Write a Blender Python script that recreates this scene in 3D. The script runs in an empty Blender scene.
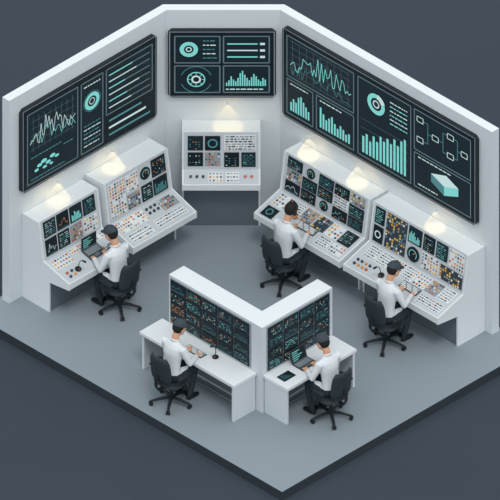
import bpy, math, random
from mathutils import Vector, Matrix, Euler
V=Vector
rng=random.Random(7)
sc=bpy.context.scene
sc.view_settings.view_transform='Standard'
sc.view_settings.look='None'

def lin(c):
    c=c/255.0
    return c/12.92 if c<=0.04045 else ((c+0.055)/1.055)**2.4
MATS={}
def M(name,rgb,rough=0.6,emis=0.0,metal=0.0,var=0.04,scale=6.0):
    m=bpy.data.materials.new(name); m.use_nodes=True
    nt=m.node_tree; b=nt.nodes['Principled BSDF']
    col=[lin(x) for x in rgb]
    b.inputs['Roughness'].default_value=rough
    b.inputs['Metallic'].default_value=metal
    b.inputs['Specular IOR Level'].default_value=0.25
    tc=nt.nodes.new('ShaderNodeTexCoord'); nz=nt.nodes.new('ShaderNodeTexNoise')
    nz.inputs['Scale'].default_value=scale; nz.inputs['Detail'].default_value=3
    mx=nt.nodes.new('ShaderNodeMix'); mx.data_type='RGBA'
    mx.inputs[6].default_value=[c*(1-var) for c in col]+[1]
    mx.inputs[7].default_value=[min(1,c*(1+var)) for c in col]+[1]
    nt.links.new(tc.outputs['Object'],nz.inputs['Vector'])
    nt.links.new(nz.outputs['Fac'],mx.inputs[0])
    if emis>0:
        b.inputs['Base Color'].default_value=(0.01,0.015,0.018,1)
        nt.links.new(mx.outputs[2],b.inputs['Emission Color'])
        b.inputs['Emission Strength'].default_value=emis
    else:
        nt.links.new(mx.outputs[2],b.inputs['Base Color'])
    MATS[name]=m
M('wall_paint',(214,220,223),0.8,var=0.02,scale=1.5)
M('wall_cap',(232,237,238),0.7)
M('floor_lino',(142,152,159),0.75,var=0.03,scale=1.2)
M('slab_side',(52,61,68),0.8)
M('ground',(60,69,78),0.95,var=0.08,scale=0.5)
M('white',(230,235,237),0.5,var=0.015)
M('body',(212,218,221),0.5,var=0.02)
M('face',(200,207,211),0.55,var=0.02)
M('midgrey',(150,160,166),0.6)
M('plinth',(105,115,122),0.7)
M('darkgrey',(62,71,78),0.6)
M('frame',(36,46,53),0.5)
M('screen',(18,31,39),0.45,var=0.08)
M('screen2',(24,41,50),0.45,var=0.08)
M('teal',(128,215,210),0.5,0.9)
M('tealdim',(74,132,136),0.5,0.9)
M('tealwhite',(205,232,232),0.5,0.85)
M('line',(92,116,122),0.5,0.85)
M('orange',(214,146,92),0.5,0.8)
M('b_red',(196,98,76),0.4)
M('b_orange',(222,154,88),0.4)
M('b_yellow',(234,200,112),0.4)
M('b_blue',(96,140,168),0.4)
M('b_white',(236,240,241),0.4)
M('b_dark',(64,74,82),0.4)
M('b_teal',(95,165,165),0.4)
M('chair',(50,58,64),0.7)
M('chair2',(36,43,48),0.5)
M('steel',(110,120,126),0.35,metal=0.4)
M('shirt',(228,233,236),0.85,var=0.03,scale=12)
M('trousers',(48,58,66),0.9)
M('shoe',(30,34,38),0.5)
M('skin',(224,172,140),0.6)
M('lips',(176,105,92),0.6)
M('eye',(240,240,240),0.3)
M('pupil',(30,28,28),0.3)
M('hair',(40,38,38),0.8)
M('cap',(66,75,83),0.8)
M('lamp_glow',(255,236,190),0.5,0.9)
# light beam under each lamp imitated by a self-glowing volume, brighter toward the top
m=bpy.data.materials.new('beam_glow'); m.use_nodes=True; nt=m.node_tree; nt.nodes.clear()
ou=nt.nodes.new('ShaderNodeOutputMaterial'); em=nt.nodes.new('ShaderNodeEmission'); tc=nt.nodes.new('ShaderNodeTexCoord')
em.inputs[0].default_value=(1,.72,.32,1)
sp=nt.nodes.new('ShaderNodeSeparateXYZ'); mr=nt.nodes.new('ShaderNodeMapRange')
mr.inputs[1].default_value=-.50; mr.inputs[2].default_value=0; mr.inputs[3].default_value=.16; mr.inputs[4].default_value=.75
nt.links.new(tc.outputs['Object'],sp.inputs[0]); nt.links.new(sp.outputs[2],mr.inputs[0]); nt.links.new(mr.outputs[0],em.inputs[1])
nt.links.new(em.outputs[0],ou.inputs['Volume']); MATS['beam_glow']=m

class PL:
    def __init__(s,o,u,v,n): s.o=V(o);s.u=V(u).normalized();s.v=V(v).normalized();s.n=V(n).normalized()
    def p(s,a,b,h=0): return s.o+s.u*a+s.v*b+s.n*h
class MB:
    def __init__(s): s.v=[];s.f=[];s.m=[];s.s=[];s.names=[]
    def mi(s,n):
        if n not in s.names: s.names.append(n)
        return s.names.index(n)
    def add(s,vs,fs,mat,smooth=False):
        k=len(s.v); s.v+=[V(x) for x in vs]; i=s.mi(mat)
        for f in fs: s.f.append([a+k for a in f]); s.m.append(i); s.s.append(smooth)
    def box8(s,p,mat):
        s.add(p,[(0,3,2,1),(4,5,6,7),(0,1,5,4),(1,2,6,5),(2,3,7,6),(3,0,4,7)],mat)
    def box(s,x0,y0,z0,x1,y1,z1,mat):
        s.box8([(x0,y0,z0),(x1,y0,z0),(x1,y1,z0),(x0,y1,z0),(x0,y0,z1),(x1,y0,z1),(x1,y1,z1),(x0,y1,z1)],mat)
    def pbox(s,P,a0,b0,a1,b1,h0,h1,mat):
        s.box8([P.p(a0,b0,h0),P.p(a1,b0,h0),P.p(a1,b1,h0),P.p(a0,b1,h0),P.p(a0,b0,h1),P.p(a1,b0,h1),P.p(a1,b1,h1),P.p(a0,b1,h1)],mat)
    def pdisc(s,P,a,b,r,h0,h1,mat,n=20,ry=None):
        ry=ry or r
        lo=[P.p(a+r*math.cos(t*2*math.pi/n),b+ry*math.sin(t*2*math.pi/n),h0) for t in range(n)]
        hi=[P.p(a+r*math.cos(t*2*math.pi/n),b+ry*math.sin(t*2*math.pi/n),h1) for t in range(n)]
        s.add(lo+hi,[tuple(range(n-1,-1,-1)),tuple(range(n,2*n))]+[(i,(i+1)%n,n+(i+1)%n,n+i) for i in range(n)],mat)
    def pring(s,P,a,b,r0,r1,h,mat,t0=0,t1=360,n=36,sy=1):
        n=max(3,int(n*abs(t1-t0)/360)); vs=[];fs=[]
        for i in range(n+1):
            t=math.radians(t0+(t1-t0)*i/n)
            vs+=[P.p(a+r0*math.cos(t),b+sy*r0*math.sin(t),h),P.p(a+r1*math.cos(t),b+sy*r1*math.sin(t),h)]
        for i in range(n): fs.append((2*i,2*i+1,2*i+3,2*i+2))
        s.add(vs,fs,mat)
    def pline(s,P,pts,w,h,mat):
        for (a0,b0),(a1,b1) in zip(pts,pts[1:]):
            dx,dy=a1-a0,b1-b0; l=math.hypot(dx,dy) or 1; nx,ny=-dy/l*w/2,dx/l*w/2
            s.add([P.p(a0+nx,b0+ny,h),P.p(a0-nx,b0-ny,h),P.p(a1-nx,b1-ny,h),P.p(a1+nx,b1+ny,h)],[(0,1,2,3)],mat)
    def ppoly(s,P,pts,h,mat): s.add([P.p(a,b,h) for a,b in pts],[tuple(range(len(pts)))],mat)
    def prism(s,poly,z0,z1,mat,topmat=None):
        n=len(poly)
        lo=[(x,y,z0) for x,y in poly]; hi=[(x,y,z1) for x,y in poly]
        s.add(lo+hi,[tuple(range(n-1,-1,-1))]+[(i,(i+1)%n,n+(i+1)%n,n+i) for i in range(n)],mat)
        s.add(hi,[tuple(range(n))],topmat or mat)
    def xprism(s,prof,x0,x1,mat,mats=None):
        n=len(prof)
        A=[(x0,y,z) for y,z in prof];B=[(x1,y,z) for y,z in prof]
        s.add(A+B,[tuple(range(n)),tuple(range(2*n-1,n-1,-1))],mat)
        for i in range(n):
            j=(i+1)%n
            s.add([A[i],A[j],B[j],B[i]],[(0,3,2,1)],(mats[i] if mats else mat))
    def tube(s,pts,rad,mat,seg=12,hint=None,cap=True,smooth=True):
        pts=[V(p) for p in pts]; rad=[(r,r) if not isinstance(r,tuple) else r for r in rad]
        n=len(pts); tan=[]
        for i in range(n):
            t=(pts[min(i+1,n-1)]-pts[max(i-1,0)]); tan.append(t.normalized())
        P=list(zip(pts,rad,tan))
        if cap:
            pre=[];post=[]
            for k in (80,55,28):
                c,sn=math.cos(math.radians(k)),math.sin(math.radians(k))
                r=rad[0];m=min(r); pre.append((pts[0]-tan[0]*m*sn,(r[0]*c,r[1]*c),tan[0]))
            for k in (28,55,80):
                c,sn=math.cos(math.radians(k)),math.sin(math.radians(k))
                r=rad[-1];m=min(r); post.append((pts[-1]+tan[-1]*m*sn,(r[0]*c,r[1]*c),tan[-1]))
            P=pre+P+post
        vs=[];fs=[]
        for p,r,t in P:
            h=V(hint) if hint is not None else V((1,0,0))
            if abs(h.dot(t))>0.95: h=V((0,1,0))
            lat=(h-t*h.dot(t)).normalized(); oth=t.cross(lat)
            for k in range(seg):
                a=2*math.pi*k/seg
                vs.append(p+lat*r[0]*math.cos(a)+oth*r[1]*math.sin(a))
        N=len(P)
        for i in range(N-1):
            for k in range(seg):
                k2=(k+1)%seg
                fs.append((i*seg+k,i*seg+k2,(i+1)*seg+k2,(i+1)*seg+k))
        fs.append(tuple(range(seg-1,-1,-1))); fs.append(tuple((N-1)*seg+k for k in range(seg)))
        s.add(vs,fs,mat,smooth)
    def ell(s,c,r,mat,nu=18,nv=10,keep=None,Mx=None):
        vs=[];fs=[];c=V(c)
        for j in range(nv+1):
            ph=-math.pi/2+math.pi*j/nv
            ph=max(-1.5607,min(1.5607,ph))
            for i in range(nu):
                th=2*math.pi*i/nu
                vs.append(V((r[0]*math.cos(ph)*math.cos(th),r[1]*math.cos(ph)*math.sin(th),r[2]*math.sin(ph)))+c)
        for j in range(nv):
            for i in range(nu):
                f=(j*nu+i,j*nu+(i+1)%nu,(j+1)*nu+(i+1)%nu,(j+1)*nu+i)
                if keep is None or keep(sum((vs[q] for q in f),V())/4): fs.append(f)
        if keep is None:
            fs.append(tuple(range(nu-1,-1,-1))); fs.append(tuple(nv*nu+i for i in range(nu)))
        if Mx: vs=[Mx@v for v in vs]
        s.add(vs,fs,mat,True)
    def merge(s,o,Mx=None):
        k=len(s.v); s.v+=[(Mx@v if Mx else v.copy()) for v in o.v]
        mm=[s.mi(n) for n in o.names]
        for f,m,sm in zip(o.f,o.m,o.s): s.f.append([a+k for a in f]);s.m.append(mm[m]);s.s.append(sm)
    def obj(s,name,loc=(0,0,0),rz=0,rx=0,scale=1,bevel=0):
        me=bpy.data.meshes.new(name); me.from_pydata([tuple(v) for v in s.v],[],s.f)
        for n in s.names: me.materials.append(MATS[n])
        me.polygons.foreach_set('material_index',s.m); me.polygons.foreach_set('use_smooth',s.s); me.update()
        o=bpy.data.objects.new(name,me); sc.collection.objects.link(o)
        R=Matrix.Rotation(math.radians(rz),3,'Z')@Matrix.Rotation(math.radians(rx),3,'X')
        o.location=loc; o.rotation_euler=R.to_euler(); o.scale=(scale,)*3
        if bevel:
            b=o.modifiers.new('bevel','BEVEL'); b.width=bevel; b.segments=2; b.limit_method='ANGLE'; b.angle_limit=math.radians(50)
        return o
def remesh(mb,vox,smooth=4):
    me=bpy.data.meshes.new('t'); me.from_pydata([tuple(v) for v in mb.v],[],mb.f); me.update()
    o=bpy.data.objects.new('t',me); sc.collection.objects.link(o)
    r=o.modifiers.new('r','REMESH'); r.mode='VOXEL'; r.voxel_size=vox
    if smooth:
        k=o.modifiers.new('s','SMOOTH'); k.factor=0.5; k.iterations=smooth
    dg=bpy.context.evaluated_depsgraph_get(); dg.update()
    e=o.evaluated_get(dg); m2=e.to_mesh()
    vs=[v.co.copy() for v in m2.vertices]; fs=[tuple(p.vertices) for p in m2.polygons]
    e.to_mesh_clear(); bpy.data.objects.remove(o); bpy.data.meshes.remove(me)
    return vs,fs

# ------------------------------------------------ ROOM
H=4.05; XL=-1.71; YR=1.10
mb=MB(); mb.prism([(-30,-30),(30,-30),(30,30),(-30,30)],-0.5,-0.18,'ground'); mb.obj('ground')
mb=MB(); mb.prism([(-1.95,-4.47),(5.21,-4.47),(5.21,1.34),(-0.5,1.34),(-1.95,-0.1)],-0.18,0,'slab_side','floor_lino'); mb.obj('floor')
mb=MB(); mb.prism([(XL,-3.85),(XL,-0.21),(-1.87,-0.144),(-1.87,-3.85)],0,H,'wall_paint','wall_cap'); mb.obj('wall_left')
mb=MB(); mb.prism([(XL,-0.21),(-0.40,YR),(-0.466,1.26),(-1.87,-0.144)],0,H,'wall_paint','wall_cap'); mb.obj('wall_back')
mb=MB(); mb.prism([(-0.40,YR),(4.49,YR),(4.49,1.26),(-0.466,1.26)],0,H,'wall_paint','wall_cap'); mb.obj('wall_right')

# ------------------------------------------------ DISPLAY GRAPHICS
def jag(x0,x1,y0,y1,n,seed,trend=0.0):
    r=random.Random(seed); pts=[]
    for i in range(n):
        t=i/(n-1); q=0.15+0.7*r.random()*(0.4+0.6*math.sin(math.pi*min(1,t*1.1)))+trend*t
        pts.append((x0+(x1-x0)*t,y0+(y1-y0)*min(1,q)))
    return pts
def frame(mb,P,a0,b0,a1,b1,h,w=0.012,mat='line'):
    mb.pline(P,[(a0,b0),(a1,b0)],w,h,mat);mb.pline(P,[(a1,b0),(a1,b1)],w,h,mat)
    mb.pline(P,[(a1,b1),(a0,b1)],w,h,mat);mb.pline(P,[(a0,b1),(a0,b0)],w,h,mat)
def sub(mb,P,a0,b0,a1,b1):
    mb.ppoly(P,[(a0,b0),(a1,b0),(a1,b1),(a0,b1)],0.002,'screen2'); frame(mb,P,a0,b0,a1,b1,0.004,0.022)
def bars(mb,P,a0,b0,a1,b1,n,vals,mat='teal',h=0.006):
    w=(a1-a0)/n
    for i in range(n):
        mb.ppoly(P,[(a0+i*w,b0),(a0+(i+.62)*w,b0),(a0+(i+.62)*w,b0+(b1-b0)*vals[i]),(a0+i*w,b0+(b1-b0)*vals[i])],h,mat)
def text(mb,P,a0,b,a1,w,mat='tealwhite'):
    x=a0;r=random.Random(int(a0*97+b*31))
    while x<a1-0.02:
        l=min(a1-x,r.uniform(.03,.10)); mb.pline(P,[(x,b),(x+l,b)],w,0.006,mat); x+=l+.018
def display(W,Hh):
    mb=MB(); P=PL((0,-0.07,0),(1,0,0),(0,0,1),(0,-1,0))
    c=0.06
    poly=[(c,0),(W-c,0),(W,c),(W,Hh-c),(W-c,Hh),(c,Hh),(0,Hh-c),(0,c)]
    n=8
    lo=[P.p(a,b,-0.07) for a,b in poly];hi=[P.p(a,b,0) for a,b in poly]
    mb.add(lo+hi,[tuple(range(n-1,-1,-1)),tuple(range(n,2*n))]+[(i,(i+1)%n,n+(i+1)%n,n+i) for i in range(n)],'frame')
    m=.05
    mb.pbox(P,m,m,W-m,Hh-m,0,0.006,'screen')
    P.o=P.o+P.n*0.006
    frame(mb,P,m*.55,m*.55,W-m*.55,Hh-m*.55,-0.003,0.014,'midgrey')
    return mb,P
# left display
W,Hh=3.12,1.66
mb,P=display(W,Hh)
sub(mb,P,.12,.12,1.28,1.52); sub(mb,P,1.36,.12,1.86,1.52); sub(mb,P,1.94,.62,3.0,1.52)
for i in range(5): mb.pline(P,[(.2,.78+i*.14),(1.2,.78+i*.14)],.006,.005,'line')
for i in range(8): mb.pline(P,[(.25+i*.13,.74),(.25+i*.13,1.42)],.006,.005,'line')
mb.pline(P,jag(.18,1.22,.74,1.48,30,3),.011,.007,'tealwhite'); mb.pline(P,jag(.18,1.22,.74,1.25,24,5),.009,.006,'teal')
for (cx,cy,rr) in ((.40,.40,.06),(.50,.44,.07),(.60,.37,.06),(.70,.45,.065),(.80,.40,.05),(.33,.33,.05),(.52,.31,.05),(.67,.31,.04)):
    mb.pdisc(P,cx,cy,rr,0,.006,'teal',8,rr*.55)
text(mb,P,.2,.62,.9,.02,'tealdim'); text(mb,P,.2,.19,1.0,.02,'tealdim'); text(mb,P,.95,.55,1.2,.02,'tealdim')
mb.pring(P,1.61,1.08,.10,.17,.006,'teal'); mb.pring(P,1.61,1.08,.05,.065,.006,'tealwhite'); mb.pring(P,1.61,1.08,.19,.20,.006,'tealdim')
for i in range(6): text(mb,P,1.42,.24+i*.08,1.80,.018,'tealdim' if i%2 else 'tealwhite')
text(mb,P,1.42,1.42,1.8,.022)
for i in range(6):
    b=.74+i*.13
    mb.pline(P,[(2.0,b),(2.94,b)],.022,.005,'line'); mb.pline(P,[(2.0,b),(2.0+.94*(.35+.6*rng.random()),b)],.022,.007,'teal' if i%2 else 'tealwhite')
for i in range(3): mb.pline(P,[(2.0,.2+i*.14),(2.95-.1*i,.2+i*.14)],.04,.006,'tealwhite' if i==1 else 'tealdim')
mb.obj('wall_display',(XL+.002,-3.63,2.10),90)
# back display
aL=-1.894; W,Hh=(0.60-aL)/math.sqrt(2),1.34
mb,P=display(W,Hh)
def backpt(a,d):
    b=-1.5+math.sqrt(2)*d
    return ((a+b)/2,(a-b)/2)
mx=W*.48
sub(mb,P,.11,.70,mx,1.23);sub(mb,P,mx+.06,.70,W-.11,1.23);sub(mb,P,.11,.11,mx,.64);sub(mb,P,mx+.06,.11,W-.11,.64)
mb.pring(P,.34,.97,.08,.15,.006,'teal');mb.pring(P,.34,.97,.03,.05,.006,'tealwhite')
for i in range(5): text(mb,P,.57,.80+i*.085,mx-.05,.02,'tealwhite' if i%2 else 'tealdim')
for i in range(3):
    mb.pline(P,[(mx+.12,.82+i*.13),(W-.3,.82+i*.13)],.025,.006,'teal' if i!=1 else 'tealwhite'); mb.pline(P,[(W-.26,.82+i*.13),(W-.18,.82+i*.13)],.045,.006,'tealwhite')
mb.pring(P,.46,.37,.13,.15,.006,'teal');mb.pring(P,.46,.37,.05,.08,.006,'tealwhite')
mb.pring(P,.46,.37,.25,.262,.006,'tealdim',20,160);mb.pring(P,.46,.37,.25,.262,.006,'tealdim',200,340)
for k in range(8):
    t=k*math.pi/4; mb.pline(P,[(.46+.09*math.cos(t),.37+.09*math.sin(t)),(.46+.13*math.cos(t),.37+.13*math.sin(t))],.012,.006,'teal')
bars(mb,P,mx+.1,.24,W-.15,.56,18,[.2,.35,.6,.4,.3,.5,.8,.95,.7,.5,.35,.55,.75,.6,.4,.3,.5,.4],'teal')
text(mb,P,mx+.1,.175,W-.2,.022)
x,y=backpt(aL,.002); mb.obj('wall_display',(x,y,2.35),45)
# right display
W,Hh=4.48,1.78
mb,P=display(W,Hh)
sub(mb,P,.12,.86,1.66,1.66);sub(mb,P,.12,.12,.72,.80);sub(mb,P,.80,.12,1.66,.80)
sub(mb,P,1.76,.12,2.98,1.66);sub(mb,P,3.06,.86,4.36,1.66);sub(mb,P,3.06,.12,4.36,.80)
for i in range(6): mb.pline(P,[(.2,.94+i*.13),(1.58,.94+i*.13)],.006,.005,'line')
for i in range(9): mb.pline(P,[(.25+i*.16,.92),(.25+i*.16,1.6)],.006,.005,'line')
mb.pline(P,jag(.2,1.6,.9,1.62,34,12,.2),.013,.007,'teal');mb.pline(P,jag(.2,1.6,.88,1.3,26,15),.010,.006,'tealdim')
bars(mb,P,.2,.2,.66,.62,8,[.4,.6,.5,.8,.9,.7,.55,.4],'teal');bars(mb,P,.88,.2,1.6,.62,11,[.95,.7,.5,.65,.8,.55,.4,.6,.5,.35,.45],'teal')
text(mb,P,.2,.73,.6,.02);text(mb,P,.88,.73,1.4,.02)
mb.pring(P,2.18,1.30,.12,.20,.006,'teal');mb.pring(P,2.18,1.30,.05,.075,.006,'tealwhite');mb.pring(P,2.18,1.3,.12,.215,.008,'tealwhite',20,80)
for i in range(6): text(mb,P,2.50,1.08+i*.085,2.9,.02,'tealwhite' if i%2 else 'teal')
bars(mb,P,1.86,.2,2.9,.92,13,[.45,.55,.4,.6,.5,.7,.62,.75,.66,.85,.72,.9,1.0],'teal')
for i in range(4): mb.pline(P,[(1.82,.35+i*.17),(2.92,.35+i*.17)],.006,.005,'line')
nodes=[(3.2,1.5),(3.2,1.1),(3.55,1.3),(3.9,1.5),(3.9,1.12),(4.22,1.3)]
for a,b in ((0,2),(1,2),(2,3),(2,4),(3,5),(4,5)):
    (x0,y0),(x1,y1)=nodes[a],nodes[b]; mb.pline(P,[(x0,y0),((x0+x1)/2,y0),((x0+x1)/2,y1),(x1,y1)],.014,.006,'tealdim')
for a,b in nodes:
    mb.ppoly(P,[(a-.07,b-.05),(a+.07,b-.05),(a+.07,b+.05),(a-.07,b+.05)],.008,'screen'); frame(mb,P,a-.07,b-.05,a+.07,b+.05,.010,.014,'tealwhite')
mb.ppoly(P,[(3.45,.40),(3.75,.26),(3.75,.44),(3.45,.56)],.007,'tealdim');mb.ppoly(P,[(3.75,.26),(4.08,.40),(4.08,.56),(3.75,.44)],.007,'teal');mb.ppoly(P,[(3.45,.56),(3.75,.44),(4.08,.56),(3.80,.68)],.007,'tealwhite')
text(mb,P,3.15,.74,3.9,.02); text(mb,P,3.15,.2,3.6,.02)
mb.obj('wall_display',(-.285,YR-.002,2.05),0)

# ------------------------------------------------ CONSOLE WIDGETS
def w_screen(mb,P,a0,b0,a1,b1,r,dim=False):
    mb.pbox(P,a0,b0,a1,b1,0,.014,'frame'); m=.012
    mb.pbox(P,a0+m,b0+m,a1-m,b1-m,.014,.017,r.choice(['screen','screen2']))
    a0+=.026;b0+=.026;a1-=.026;b1-=.026
    if a1-a0<.03 or b1-b0<.03: return
    k=r.choice(['rows','rows','wave','ring','rows','map','map','bars'] if not dim else ['rows','rows','map','map','map','wave'])
    Q=PL(P.o+P.n*.0185,P.u,P.v,P.n)
    c1=r.choice(['teal','tealdim','tealwhite','tealdim','orange'])
    if k=='rows':
        n=max(2,int((b1-b0)/.034))
        for i in range(n):
            b=b0+(i+.5)*(b1-b0)/n; x=a0
            while x<a1-.02:
                l=min(a1-x,r.uniform(.02,.09)); mb.pline(Q,[(x,b),(x+l,b)],.009,0,r.choice(['tealdim','tealdim','teal',c1,c1])); x+=l+r.uniform(.01,.05)
    elif k=='bars':
        n=max(3,int((a1-a0)/.03)); bars(mb,Q,a0,b0,a1,b1,n,[r.uniform(.2,.8) for _ in range(n)],'teal' if c1=='teal' else 'tealdim',0)
    elif k=='wave':
        mb.pline(Q,jag(a0,a1,b0,b1,9,r.random()),.007,0,c1); mb.pline(Q,[(a0,b0),(a1,b0)],.007,0,'tealdim')
    elif k=='ring':
        R=min(a1-a0,b1-b0)/2; mb.pring(Q,(a0+a1)/2,(b0+b1)/2,R*.6,R*.85,0,c1,n=18)
    else:
        nx=max(2,int((a1-a0)/.04));ny=max(2,int((b1-b0)/.036))
        for i in range(nx):
            for j in range(ny):
                if r.random()<.4: continue
                x=a0+i*(a1-a0)/nx;y=b0+j*(b1-b0)/ny; mb.ppoly(Q,[(x,y),(x+.022,y),(x+.022,y+.014),(x,y+.014)],0.0005,r.choice(['tealdim','tealdim','line','orange','teal','tealwhite']))
def w_btn(mb,P,a0,b0,a1,b1,r,pal,cell=.056,plate='white',s=.25):
    mb.pbox(P,a0,b0,a1,b1,0,.006,plate)
    nx=max(1,int((a1-a0)/cell));ny=max(1,int((b1-b0)/cell));cx=(a1-a0)/nx;cy=(b1-b0)/ny
    for i in range(nx):
        for j in range(ny):
            if r.random()<.22: continue
            x=a0+(i+.5)*cx;y=b0+(j+.5)*cy
            mb.pbox(P,x-cx*s,y-cy*s,x+cx*s,y+cy*s,.006,.016,r.choice(pal))
def w_gauge(mb,P,a0,b0,a1,b1,r):
    R=min(a1-a0,b1-b0)/2*.92;a=(a0+a1)/2;b=(b0+b1)/2
    mb.pdisc(P,a,b,R,0,.016,'frame',20);mb.pdisc(P,a,b,R*.84,.016,.018,'screen',20)
    Q=PL(P.o+P.n*.0195,P.u,P.v,P.n); mb.pring(Q,a,b,R*.58,R*.66,0,'teal',-40,220,20); t=r.uniform(.5,2.4)
    mb.pline(Q,[(a,b),(a+R*.5*math.cos(t),b+R*.5*math.sin(t))],.010,.0005,'orange')
def w_knob(mb,P,a0,b0,a1,b1,r):
    n=max(1,int((a1-a0)/.085));m=max(1,int((b1-b0)/.085))
    for i in range(n):
        for j in range(m):
            mb.pdisc(P,a0+(i+.5)*(a1-a0)/n,b0+(j+.5)*(b1-b0)/m,.024,0,.028,r.choice(['b_dark','darkgrey','b_dark','b_red','b_orange']),12)
def w_strip(mb,P,a0,b0,a1,b1,r):
    mb.pbox(P,a0,b0,a1,b1,0,.006,'white'); n=max(2,int((b1-b0)/.045))
    for j in range(n):
        b=b0+(j+.5)*(b1-b0)/n; x=a0+.02
        while x<a1-.03:
            l=min(a1-.015-x,r.uniform(.02,.07)); mb.pbox(P,x,b-.010,x+l,b+.010,.006,.012,r.choice(['b_dark','midgrey','darkgrey','midgrey','b_orange' if l<.04 else 'midgrey'])); x+=l+.018
PALM=['midgrey','b_dark','b_red','b_orange','midgrey','midgrey','b_yellow','b_dark','b_orange']
PALD=['b_dark','b_dark','b_red','b_orange','b_white','b_yellow']
PALO=['b_dark','b_orange','b_white','b_yellow','b_dark','b_dark','midgrey','b_blue','b_yellow']
PALK=['b_white','midgrey','midgrey','b_white']
def widgets(mb,P,W,Hh,spec,seed):
    r=random.Random(seed)
    for t,a0,b0,a1,b1 in spec:
        a0*=W;a1*=W;b0*=Hh;b1*=Hh
        if t=='S': w_screen(mb,P,a0,b0,a1,b1,r)
        elif t=='M': w_btn(mb,P,a0,b0,a1,b1,r,PALM)
        elif t=='D': w_btn(mb,P,a0,b0,a1,b1,r,PALD,.05,'midgrey')
        elif t=='O': w_btn(mb,P,a0,b0,a1,b1,r,PALO,.05,'darkgrey',.3)
        elif t=='K': w_btn(mb,P,a0,b0,a1,b1,r,PALK,.042,'darkgrey',.34)
        elif t=='T': w_strip(mb,P,a0,b0,a1,b1,r)
        elif t=='G': w_gauge(mb,P,a0,b0,a1,b1,r)
        elif t=='N': w_knob(mb,P,a0,b0,a1,b1,r)
def grid(t,a0,b0,a1,b1,nx,ny,g=.012):
    out=[]
    for i in range(nx):
        for j in range(ny):
            w=(a1-a0)/nx;h=(b1-b0)/ny
            tt=t if len(t)==1 else t[(i+j*nx)%len(t)]
            out.append((tt,a0+i*w+g,b0+j*h+g*1.6,a0+(i+1)*w-g,b0+(j+1)*h-g*1.6))
    return out
def console(name,L,loc,rz,ztop,dtop,pb,df,spec_panel,spec_desk,seed,lip=.11,plinth_d=.62):
    mb=MB()
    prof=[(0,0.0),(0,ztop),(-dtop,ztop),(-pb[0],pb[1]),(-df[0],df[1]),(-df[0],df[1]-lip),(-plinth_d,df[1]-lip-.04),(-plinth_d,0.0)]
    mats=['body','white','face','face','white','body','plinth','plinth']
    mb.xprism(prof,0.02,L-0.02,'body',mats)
    ch=[(0,0.0),(0,ztop+.012),(-dtop-.015,ztop+.012),(-pb[0]-.012,pb[1]+.02),(-df[0]-.01,df[1]+.015),(-df[0]-.01,df[1]-lip),(-plinth_d-.01,df[1]-lip-.06),(-plinth_d-.01,0.0)]
    mb.xprism(ch,0,.03,'white');mb.xprism(ch,L-.03,L,'white')
    o=V((0.03,-pb[0],pb[1]));top=V((0.03,-dtop,ztop));v=(top-o);Hp=v.length;u=V((1,0,0));n=u.cross(v).normalized()
    P=PL(o,u,v,n); widgets(mb,P,L-.06,Hp,spec_panel,seed)
    o=V((0.03,-df[0],df[1]));v=V((0.03,-pb[0],pb[1]))-o;Hd=v.length;n=u.cross(v).normalized()
    P=PL(o,u,v,n);widgets(mb,P,L-.06,Hd,spec_desk,seed+50)
    mb.pbox(P,0,.0,L-.06,.02,0,.006,'white')
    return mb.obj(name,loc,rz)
# A
pa=grid('S',.04,.52,.96,.96,4,1)+grid('SSDS',.04,.06,.70,.50,3,1)+[('M',.72,.08,.96,.46)]
da=[('M',.05,.55,.34,.9),('K',.80,.15,.97,.5),('M',.38,.74,.95,.93),('N',.06,.12,.22,.4)]
console('control_console',1.37,(XL+.004,-3.56,0),90,1.65,.37,(.48,.92),(1.08,.76),pa,da,1)
pa=[('M',.04,.08,.30,.92),('M',.32,.5,.52,.92),('D',.32,.08,.52,.44)]+[('G',.55,.52,.72,.94),('S',.74,.52,.96,.94),('S',.55,.08,.72,.46),('S',.74,.08,.96,.46)]
da=[('M',.04,.52,.48,.92),('T',.05,.12,.40,.42),('N',.5,.6,.7,.9),('D',.72,.52,.96,.9),('T',.48,.14,.95,.42)]
console('control_console',1.47,(XL+.004,-2.10,0),90,1.70,.42,(.53,.95),(1.10,.77),pa,da,2)
# C
pa=grid('SSGSSDSST',.03,.06,.97,.96,5,3,.008)
da=grid('MTDOMSNM',.03,.48,.97,.95,6,1,.008)+[('S',.03,.08,.16,.42),('T',.66,.12,.80,.42),('M',.82,.12,.97,.42)]
console('control_console',1.98,(.08,YR-.004,0),0,1.66,.37,(.48,.95),(1.08,.77),pa,da,3)
pa=[('S',.02,.54,.12,.94),('S',.02,.08,.12,.48),('O',.14,.08,.36,.94),('S',.38,.54,.52,.94),('G',.38,.08,.52,.48),('S',.54,.54,.66,.94),('M',.54,.08,.72,.48),('S',.68,.54,.80,.94),('M',.82,.5,.98,.94),('O',.74,.08,.98,.44)]
da=grid('TTMTMDT',.03,.52,.97,.95,7,1,.006)+[('N',.03,.12,.2,.42),('T',.72,.12,.97,.42)]
console('control_console',2.19,(2.14,YR-.004,0),0,1.68,.37,(.48,.95),(1.08,.77),pa,da,4)
# back console
aw0,aw1=-1.57,.24; L=(aw1-aw0)/math.sqrt(2)
x,y=backpt(aw0,.004)
pa=grid('S',.04,.5,.50,.92,2,1)+grid('SD',.04,.08,.50,.48,2,1)+[('T',.54,.52,.96,.92),('S',.54,.08,.74,.46),('S',.77,.08,.96,.46)]
da=[('N',.05,.3,.30,.8),('M',.33,.2,.52,.85),('T',.56,.2,.74,.85),('N',.78,.3,.95,.8)]
console('control_console',L,(x,y,0),45,1.85,.34,(.42,1.16),(.62,.98),pa,da,5,lip=.10,plinth_d=.36)

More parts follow.
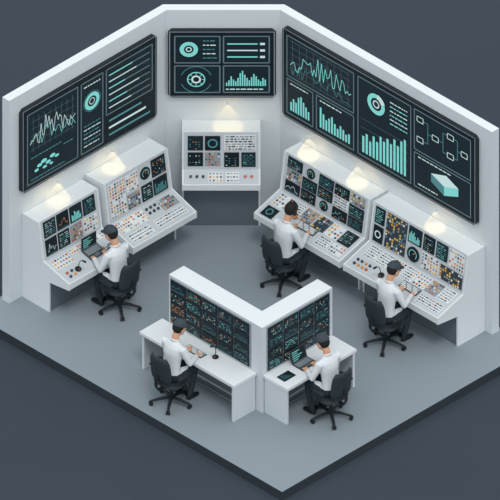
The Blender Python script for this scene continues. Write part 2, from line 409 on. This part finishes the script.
# ------------------------------------------------ MONITOR PARTITION
TH=1.70
mb=MB(); x0,x1,y0,y1=1.25,3.40,-3.12,-1.50; th=.34
mb.prism([(x0,y0),(x1,y0),(x1,y1),(x1-th,y1),(x1-th,y0+th),(x0,y0+th)],0,TH,'body','white')
P=PL((x0,y0,.78),(1,0,0),(0,0,1),(0,-1,0)); r=random.Random(21)
mb.pbox(P,.04,.0,1.90,.88,0,.012,'midgrey'); P.o=P.o+P.n*.012
for i in range(5):
    for j in range(4):
        w_screen(mb,P,.06+i*.365,.015+j*.215,.06+i*.365+.345,.015+j*.215+.198,r,True)
P=PL((x1,y0,.78),(0,1,0),(0,0,1),(1,0,0))
mb.pbox(P,.10,0,1.56,.88,0,.012,'midgrey'); P.o=P.o+P.n*.012
for i in range(4):
    for j in range(4):
        w_screen(mb,P,.12+i*.357,.015+j*.215,.12+i*.357+.335,.015+j*.215+.198,r,True)
mb.obj('monitor_partition')
def desk(W,D,loc,rz):
    mb=MB(); z=.75
    mb.box(0,0,z-.06,W,D,z,'white')
    mb.box(.02,.04,0,.07,D-.01,z-.05,'body'); mb.box(W-.07,.02,0,W-.02,D-.01,z-.05,'body')
    mb.box(.07,D-.06,.10,W-.07,D-.03,z-.05,'plinth')
    mb.box(.07,D-.20,.06,W-.07,D-.16,.10,'plinth')
    return mb.obj('operator_desk',loc,rz,bevel=.006)
desk(2.18,.53,(1.10,-3.655,0),0)
desk(1.60,.56,(3.965,-3.10,0),90)

# ------------------------------------------------ SMALL ITEMS
def laptop(loc,rz,rx=0):
    mb=MB(); mb.box(-.17,-.12,0,.17,.12,.018,'darkgrey')
    P=PL((-.17,-.12,.018),(1,0,0),(0,1,0),(0,0,1))
    for i in range(11):
        for j in range(4): mb.pbox(P,.02+i*.0275,.10+j*.03,.041+i*.0275,.123+j*.03,0,.003,'midgrey')
    mb.pbox(P,.12,.02,.22,.08,0,.002,'steel')
    v=V((0,math.sin(.3),math.cos(.3))); P=PL((-.17,.12,.015),(1,0,0),v,V((1,0,0)).cross(v))
    mb.pbox(P,0,0,.34,.23,-.012,0,'darkgrey'); mb.pbox(P,.012,.012,.328,.218,0,.002,'screen'); P.o=P.o+P.n*.0035
    for i in range(5): mb.pline(P,[(.03,.04+i*.036),(.03+.12+.1*((i*7)%3)/2,.04+i*.036)],.012,0,'teal')
    mb.tube([(-.15,.12,.015),(.15,.12,.015)],[.009,.009],'steel',8)
    mb.obj('laptop',loc,rz,rx)
def keyboard(loc,rz,rx=0):
    mb=MB(); mb.box(-.2,-.07,0,.2,.07,.016,'darkgrey')
    P=PL((-.2,-.07,.016),(1,0,0),(0,1,0),(0,0,1))
    for i in range(14):
        for j in range(4): mb.pbox(P,.012+i*.027,.012+j*.03,.033+i*.027,.035+j*.03,0,.005,'b_white' if (i+j)%5 else 'midgrey')
    mb.obj('keyboard',loc,rz,rx)
def tablet(loc,rz,rx=0):
    mb=MB(); mb.box(-.13,-.09,0,.13,.09,.012,'frame')
    P=PL((-.13,-.09,.012),(1,0,0),(0,1,0),(0,0,1)); mb.pbox(P,.01,.01,.25,.17,0,.001,'screen')
    for i in range(4): mb.pline(P,[(.03,.04+i*.032),(.2-.03*i,.04+i*.032)],.01,.003,'tealdim')
    mb.obj('tablet',loc,rz,rx,bevel=.003)
def mic(loc,rz,rx=0):
    mb=MB(); P=PL((0,0,0),(1,0,0),(0,1,0),(0,0,1)); mb.pdisc(P,0,0,.055,0,.02,'chair2',20); mb.pdisc(P,.0,-.025,.012,.02,.026,'b_red',10)
    mb.tube([(0,0,.02),(0,.01,.12),(0,-.0,.20),(0,-.05,.25)],[.008,.007,.007,.007],'chair2',8)
    mb.tube([(0,-.05,.25),(0,-.10,.265)],[.016,.02],'chair',10)
    mb.obj('gooseneck_microphone',loc,rz,rx)
def mug(loc,rz=0,rx=0):
    mb=MB(); n=20
    prof=[(.034,0),(.042,.004),(.045,.10),(.040,.10),(.037,.02),(.0,.018)]
    vs=[];fs=[]
    for rr,z in prof:
        for k in range(n): vs.append((max(rr,.001)*math.cos(2*math.pi*k/n),max(rr,.001)*math.sin(2*math.pi*k/n),z))
    for i in range(len(prof)-1):
        for k in range(n): fs.append((i*n+k,i*n+(k+1)%n,(i+1)*n+(k+1)%n,(i+1)*n+k))
    fs.append(tuple(range(n-1,-1,-1)))
    mb.add(vs,fs,'b_orange',True)
    mb.tube([(.040,0,.082),(.066,0,.077),(.070,0,.05),(.060,0,.028),(.040,0,.022)],[.006]*5,'b_orange',8,hint=(0,1,0),cap=False)
    mb.obj('coffee_mug',loc,rz,rx)
sl=math.degrees(math.atan2(.16,.60))
def cz(d): return .76+(1.08-d)/.60*.16
laptop((XL+.80,-2.69,cz(.80)+.016),90,sl)
mic((XL+.92,-3.18,cz(.92)+.006),90,sl)
mic((2.50,-3.30,.752),0)
mic((2.85,YR-.92,cz(.92)+.02),0,sl)
keyboard((2.15,-3.42,.752),0)
keyboard((3.46,YR-.86,cz(.86)+.026),0,sl)
keyboard((1.08,YR-.86,cz(.86)+.026),0,sl)
mug((.74,YR-.80,cz(.80)+.034),0,sl)
laptop((3.67,-2.40,.752),90)
tablet((3.70,-2.86,.752),90)

# ------------------------------------------------ WALL LAMPS (short arm, downlight head)
def lamp(x,y,z,rz,bot,e=.95):
    A=.20
    mb=MB(); mb.box(-.03,-.012,-.03,.03,0,.03,'wall_cap')
    mb.tube([(0,-.01,0),(0,-A,.012)],[.008,.008],'wall_cap',8)
    P=PL((0,-A,0),(1,0,0),(0,1,0),(0,0,1)); mb.pdisc(P,0,0,.026,-.01,.03,'wall_cap',16); mb.pdisc(P,0,0,.020,-.014,-.01,'lamp_glow',16)
    o=mb.obj('wall_lamp',(x,y,z),rz)
    l=bpy.data.lights.new('bulb','SPOT'); l.energy=e; l.spot_size=math.radians(58); l.spot_blend=.15; l.color=(1,.80,.48); l.shadow_soft_size=.02
    b=bpy.data.objects.new('bulb',l); sc.collection.objects.link(b); b.parent=o; b.location=(0,-A,-.02)
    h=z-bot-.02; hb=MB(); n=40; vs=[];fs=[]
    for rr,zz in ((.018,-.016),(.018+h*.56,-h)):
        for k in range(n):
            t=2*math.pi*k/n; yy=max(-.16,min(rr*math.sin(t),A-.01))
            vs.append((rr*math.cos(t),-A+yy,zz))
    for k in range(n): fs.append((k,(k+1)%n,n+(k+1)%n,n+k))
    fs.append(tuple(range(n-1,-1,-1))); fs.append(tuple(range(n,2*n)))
    hb.add(vs,fs,'beam_glow'); ho=hb.obj('beam_glow'); ho.parent=o  # emissive cone standing in for the visible beam
for yy in (-2.92,-1.66): lamp(XL+.002,yy,2.06,90,1.71)
x,y=backpt(-.51,.002); lamp(x,y,2.32,45,1.87)
for xx in (.46,1.58,3.38): lamp(xx,YR-.002,2.02,0,1.69)

# ------------------------------------------------ CHAIR
def slab(mb,cx,cy,rx,ry,layers,mat,n=28,e=3.5):
    vs=[];fs=[]
    for z,sc_ in layers:
        for k in range(n):
            t=2*math.pi*k/n;c,s=math.cos(t),math.sin(t)
            vs.append((cx+rx*sc_*math.copysign(abs(c)**(2/e),c),cy+ry*sc_*math.copysign(abs(s)**(2/e),s),z))
    m=len(layers)
    for i in range(m-1):
        for k in range(n): fs.append((i*n+k,i*n+(k+1)%n,(i+1)*n+(k+1)%n,(i+1)*n+k))
    fs.append(tuple(range(n-1,-1,-1)));fs.append(tuple((m-1)*n+k for k in range(n)))
    mb.add(vs,fs,mat,True)
def chair(loc,rz,S=1.12):
    mb=MB()
    for k in range(5):
        t=math.radians(90+72*k);c,s=math.cos(t),math.sin(t)
        mb.tube([(0,0,.11),(.15*c,.15*s,.10),(.30*c,.30*s,.07)],[(.032,.025),(.026,.02),(.02,.016)],'chair2',10,hint=(-s,c,0))
        P=PL((.30*c,.30*s,.03),(c,s,0),(0,0,1),(-s,c,0))
        mb.pdisc(P,0,0,.03,-.030,-.008,'chair2',14);mb.pdisc(P,0,0,.03,.008,.030,'chair2',14)
        mb.tube([(.30*c,.30*s,.03),(.30*c,.30*s,.075)],[.01,.012],'chair2',8)
    mb.tube([(0,0,.09),(0,0,.22)],[.035,.033],'chair2',12);mb.tube([(0,0,.2),(0,0,.38)],[.02,.02],'steel',12)
    mb.box(-.09,-.12,.355,.09,.12,.385,'chair2')
    slab(mb,0,.03,.245,.235,[(.375,.86),(.385,.95),(.41,1.0),(.425,.99),(.435,.94),(.438,.85)],'chair')
    nu,nv=12,12;vs=[];fs=[]
    for side in (0,1):
        for j in range(nv+1):
            tv=j/nv; z=.50+.46*tv; w=.215*(1-abs(2*tv-1)**5*.28)*(1-.10*tv)
            for i in range(nu+1):
                tu=-1+2*i/nu
                y=-.235-.05*tv**1.5+.05*tu*tu-(.045 if side else 0)*(1-.6*max(abs(tu),abs(2*tv-1))**6)
                vs.append((tu*w,y,z))
    n1=(nu+1)*(nv+1)
    for j in range(nv):
        for i in range(nu):
            a=j*(nu+1)+i; fs.append((a,a+1,a+nu+2,a+nu+1)); fs.append((n1+a+nu+1,n1+a+nu+2,n1+a+1,n1+a))
    for i in range(nu):
        fs.append((i+1,i,n1+i,n1+i+1)); a=nv*(nu+1)+i; fs.append((a,a+1,n1+a+1,n1+a))
    for j in range(nv):
        a=j*(nu+1); fs.append((a,a+nu+1,n1+a+nu+1,n1+a)); a+=nu; fs.append((a+nu+1,a,n1+a,n1+a+nu+1))
    mb.add(vs,fs,'chair',True)
    mb.tube([(0,-.08,.365),(0,-.27,.37),(0,-.315,.46),(0,-.305,.66)],[(.035,.012)]*4,'chair2',10)
    for sx in (-1,1):
        mb.tube([(sx*.18,.0,.375),(sx*.285,.0,.385),(sx*.30,-.01,.50),(sx*.295,-.02,.605)],[(.014,.02)]*4,'chair2',10)
        slab(mb,sx*.295,-.02,.032,.13,[(.60,.9),(.607,1),(.622,1),(.63,.9)],'chair2',20)
    return mb.obj('office_chair',loc,rz,scale=S)

# ------------------------------------------------ PEOPLE
def make_head(style):
    hb=MB()
    hb.ell((0,-.012,.02),(.077,.096,.097),'skin'); hb.ell((0,.028,-.045),(.056,.06,.066),'skin')
    hb.ell((0,.04,-.0),(.063,.052,.06),'skin')
    hb.tube([(0,.088,.008),(0,.104,-.024)],[.009,.015],'skin',10)
    for s in (-1,1): hb.ell((s*.079,-.005,-.012),(.011,.022,.03),'skin',12,8)
    hb.tube([(0,-.02,-.03),(0,-.03,-.13)],[.052,.052],'skin',14)
    vs,fs=remesh(hb,.006,3)
    out=MB(); out.add(vs,fs,'skin',True)
    for s in (-1,1):
        out.ell((s*.03,.082,.002),(.013,.009,.008),'eye',10,6); out.ell((s*.03,.0895,.002),(.005,.003,.0055),'pupil',8,6)
        out.tube([(s*.016,.093,.02),(s*.03,.093,.024),(s*.045,.084,.02)],[.004,.0045,.003],'hair',6)
    out.tube([(-.02,.084,-.058),(0,.0905,-.06),(.02,.084,-.058)],[.003,.0055,.003],'lips',8)
    def keep(p): return p.z>.06 or (p.y<.045 and p.z>.03) or (p.y<-.012 and p.z>-.035) or (p.y<-.03 and p.z>-.07)
    out.ell((0,-.014,.022),(.084,.104,.104),'hair',30,22,keep)
    out.ell((0,-.014,.022),(.080,.099,.100),'hair',30,22,keep)
    if style=='cap':
        out.ell((0,-.012,.035),(.091,.112,.104),'cap',28,20,lambda p:p.z>.052)
        out.tube([(0,-.012,.05),(0,-.012,.062)],[(.092,.113),(.0915,.1125)],'cap',28,cap=False)
        vs=[];fs=[];n=12
        for h in (0,.006):
            for i in range(n+1):
                t=math.radians(25+130*i/n)
                vs.append((.088*math.cos(t),-.012+.108*math.sin(t),.056+h))
                q=math.sin((i/n)*math.pi)
                vs.append(((.090)*math.cos(t),-.012+.108*math.sin(t)+.062*q,.052+h-.012*q))
        k=2*(n+1)
        for i in range(n):
            a=2*i; fs+=[(a,a+1,a+3,a+2),(k+a+2,k+a+3,k+a+1,k+a),(a+1,k+a+1,k+a+3,a+3)]
        out.add(vs,fs,'cap',True); out.ell((0,-.012,.139),(.009,.009,.005),'cap',8,6)
    if style=='headset':
        pts=[(.098*math.cos(t),-.005,.02+.118*math.sin(t)) for t in [math.radians(-10+200*i/14) for i in range(15)]]
        out.tube(pts,[.008]*15,'chair2',8,hint=(0,1,0))
        for s in (-1,1): out.ell((s*.09,-.004,-.008),(.018,.03,.035),'chair2',14,8)
        out.tube([(.09,.0,-.02),(.08,.07,-.05),(.04,.108,-.06)],[.004]*3,'chair2',6)
    return out
def make_hand(s):
    hb=MB()
    hb.tube([(0,-.02,0),(0,.03,.0),(0,.078,-.002)],[(.026,.018),(.036,.015),(.040,.012)],'skin',14)
    ln=[.060,.072,.078,.068]
    for i in range(4):
        x=s*(.031-.0205*i); L=ln[i]; sp=x*.16
        hb.tube([(x,.068,-.002),(x+sp*.4,.080+L*.42,.004),(x+sp*.8,.080+L*.78,-.012),(x+sp,.080+L*.98,-.030)],[.0092,.0088,.008,.0068],'skin',8)
    hb.tube([(-s*.022,.018,-.004),(-s*.046,.042,-.012),(-s*.054,.068,-.018),(-s*.050,.088,-.024)],[.014,.0115,.0098,.008],'skin',8)
    vs,fs=remesh(hb,.0042,1)
    out=MB(); out.add(vs,fs,'skin',True); return out
HANDS={1:make_hand(1),-1:make_hand(-1)}
HEADS={}
def seg_d(p,a,b):
    ab=b-a;t=max(0,min(1,(p-a).dot(ab)/ab.length_squared));return (p-(a+ab*t)).length
def person(loc,rz,style,wr,wl,yaw=0,pitch=18,lean=.0,S=1.12,elb=0):
    bb=MB(); ln=lambda z:lean*max(0,(z-.55))/.5
    def T(x,y,z): return V((x,y+ln(z),z))
    tp=[(0,0,.49),(0,-.0,.56),(0,.0,.66),(0,.015,.78),(0,.035,.90),(0,.045,.99),(0,.05,1.045),(0,.055,1.08)]
    tr=[(.145,.10),(.168,.125),(.148,.108),(.148,.108),(.170,.118),(.178,.108),(.13,.085),(.07,.065)]
    bb.tube([T(*p) for p in tp],tr,'shirt',24)
    bb.tube([T(0,.055,1.05),T(0,.075,1.17)],[.056,.052],'skin',14)
    for s,w in ((1,wr),(-1,wl)):
        sh=T(s*.178,.045,1.005); el=V((s*.252,.125+lean*.5,.755+elb)); w=V(w)
        bb.tube([T(s*.08,.045,1.02),sh,sh.lerp(el,.5),el,el.lerp(w,.5),w],[.065,.066,.056,.046,.042,.034],'shirt',14)
        bb.tube([(s*.085,-.01,.53),(s*.10,.20,.52),(s*.115,.36,.49)],[.092,.078,.056],'trousers',16)
        bb.tube([(s*.115,.36,.49),(s*.118,.33,.34),(s*.12,.27,.10)],[.056,.054,.042],'trousers',14)
        bb.tube([(s*.12,.24,.045),(s*.122,.32,.042),(s*.128,.41,.034)],[(.040,.042),(.044,.04),(.036,.03)],'shoe',14,hint=(1,0,0))
    vs,fs=remesh(bb,.0125,3)
    out=MB(); groups={'shirt':[],'trousers':[],'shoe':[],'skin':[]}
    na,nb=T(0,.06,1.1),T(0,.075,1.17)
    for f in fs:
        c=sum((vs[i] for i in f),V())/len(f)
        arm=min(min(seg_d(c,T(s*.178,.045,1.005),V((s*.252,.125+lean*.5,.755+elb))),seg_d(c,V((s*.252,.125+lean*.5,.755+elb)),V(w))) for s,w in ((1,wr),(-1,wl)))
        if arm<.062 and c.z>.60: g='shirt'
        elif c.z<.088: g='shoe'
        elif c.z<.585: g='trousers'
        elif c.z>1.085 and seg_d(c,na,nb)<.068: g='skin'
        else: g='shirt'
        groups[g].append(f)
    out.v+=vs
    for g,fl in groups.items():
        if not fl: continue
        i=out.mi(g)
        for f in fl: out.f.append(list(f));out.m.append(i);out.s.append(True)
    c=T(0,.06,1.098)
    out.tube([c+V((0,-.004,-.012)),c+V((0,.004,.016))],[(.068,.066),(.062,.06)],'shirt',20,cap=False)
    for s,w in ((1,wr),(-1,wl)):
        w=V(w); el=V((s*.252,.125+lean*.5,.755+elb)); d=(w-el).normalized()
        out.tube([w-d*.012,w+d*.014],[.038,.037],'shirt',14,cap=False)
        yawh=math.atan2(-(d.x*.6),d.y)
        Mx=Matrix.Translation(w+d*.022)@Matrix.Rotation(yawh,4,'Z')@Matrix.Rotation(math.radians(-6),4,'X')
        out.merge(HANDS[s],Mx)
    if style not in HEADS: HEADS[style]=make_head(style)
    Mx=Matrix.Translation(T(0,.085,1.16))@Matrix.Rotation(math.radians(yaw),4,'Z')@Matrix.Rotation(math.radians(-pitch),4,'X')@Matrix.Translation((0,.02,.115))@Matrix.Scale(1.07,4)
    out.merge(HEADS[style],Mx)
    return out.obj('control_room_operator',loc,rz,scale=S)
R=(.15,.365,.760);Lh=(-.13,.37,.760)
D1=(.14,.36,.708);D2=(-.13,.37,.708)
seats=[((-.33,-2.69),90,'cap',R,Lh,8,.02),((1.08,-.33),0,'headset',(.12,.37,.765),(-.2,.345,.76),-12,.03),((3.46,-.33),0,'cap',R,Lh,-10,.02),
       ((2.15,-3.97),0,'cap',D1,D2,-8,.02),((4.29,-2.42),90,'cap',D1,(-.12,.35,.708),10,.02)]
for (x,y),rz,st,wr,wl,yaw,lean in seats:
    chair((x,y,0),rz)
    person((x,y,.0),rz,st,wr,wl,yaw,20,lean)

# ------------------------------------------------ LIGHT
w=bpy.data.worlds.new('world'); sc.world=w; w.use_nodes=True
bg=w.node_tree.nodes['Background']; bg.inputs[0].default_value=(.90,.955,1,1); bg.inputs[1].default_value=.94
sl_=bpy.data.lights.new('sun','SUN'); sl_.energy=.82; sl_.angle=math.radians(14); sl_.color=(1,.98,.95)
so=bpy.data.objects.new('sun',sl_); sc.collection.objects.link(so)
so.rotation_euler=V((-.50,.34,-1)).to_track_quat('-Z','Y').to_euler(); so.location=(5,-5,8)
# ------------------------------------------------ CAMERA
cd=bpy.data.cameras.new('camera'); cd.type='ORTHO'; cd.ortho_scale=8.165; cd.clip_end=200
co=bpy.data.objects.new('camera',cd); sc.collection.objects.link(co)
d=V((1,-1,1)).normalized(); co.location=d*25
co.rotation_euler=(-d).to_track_quat('-Z','Y').to_euler()
sc.camera=co
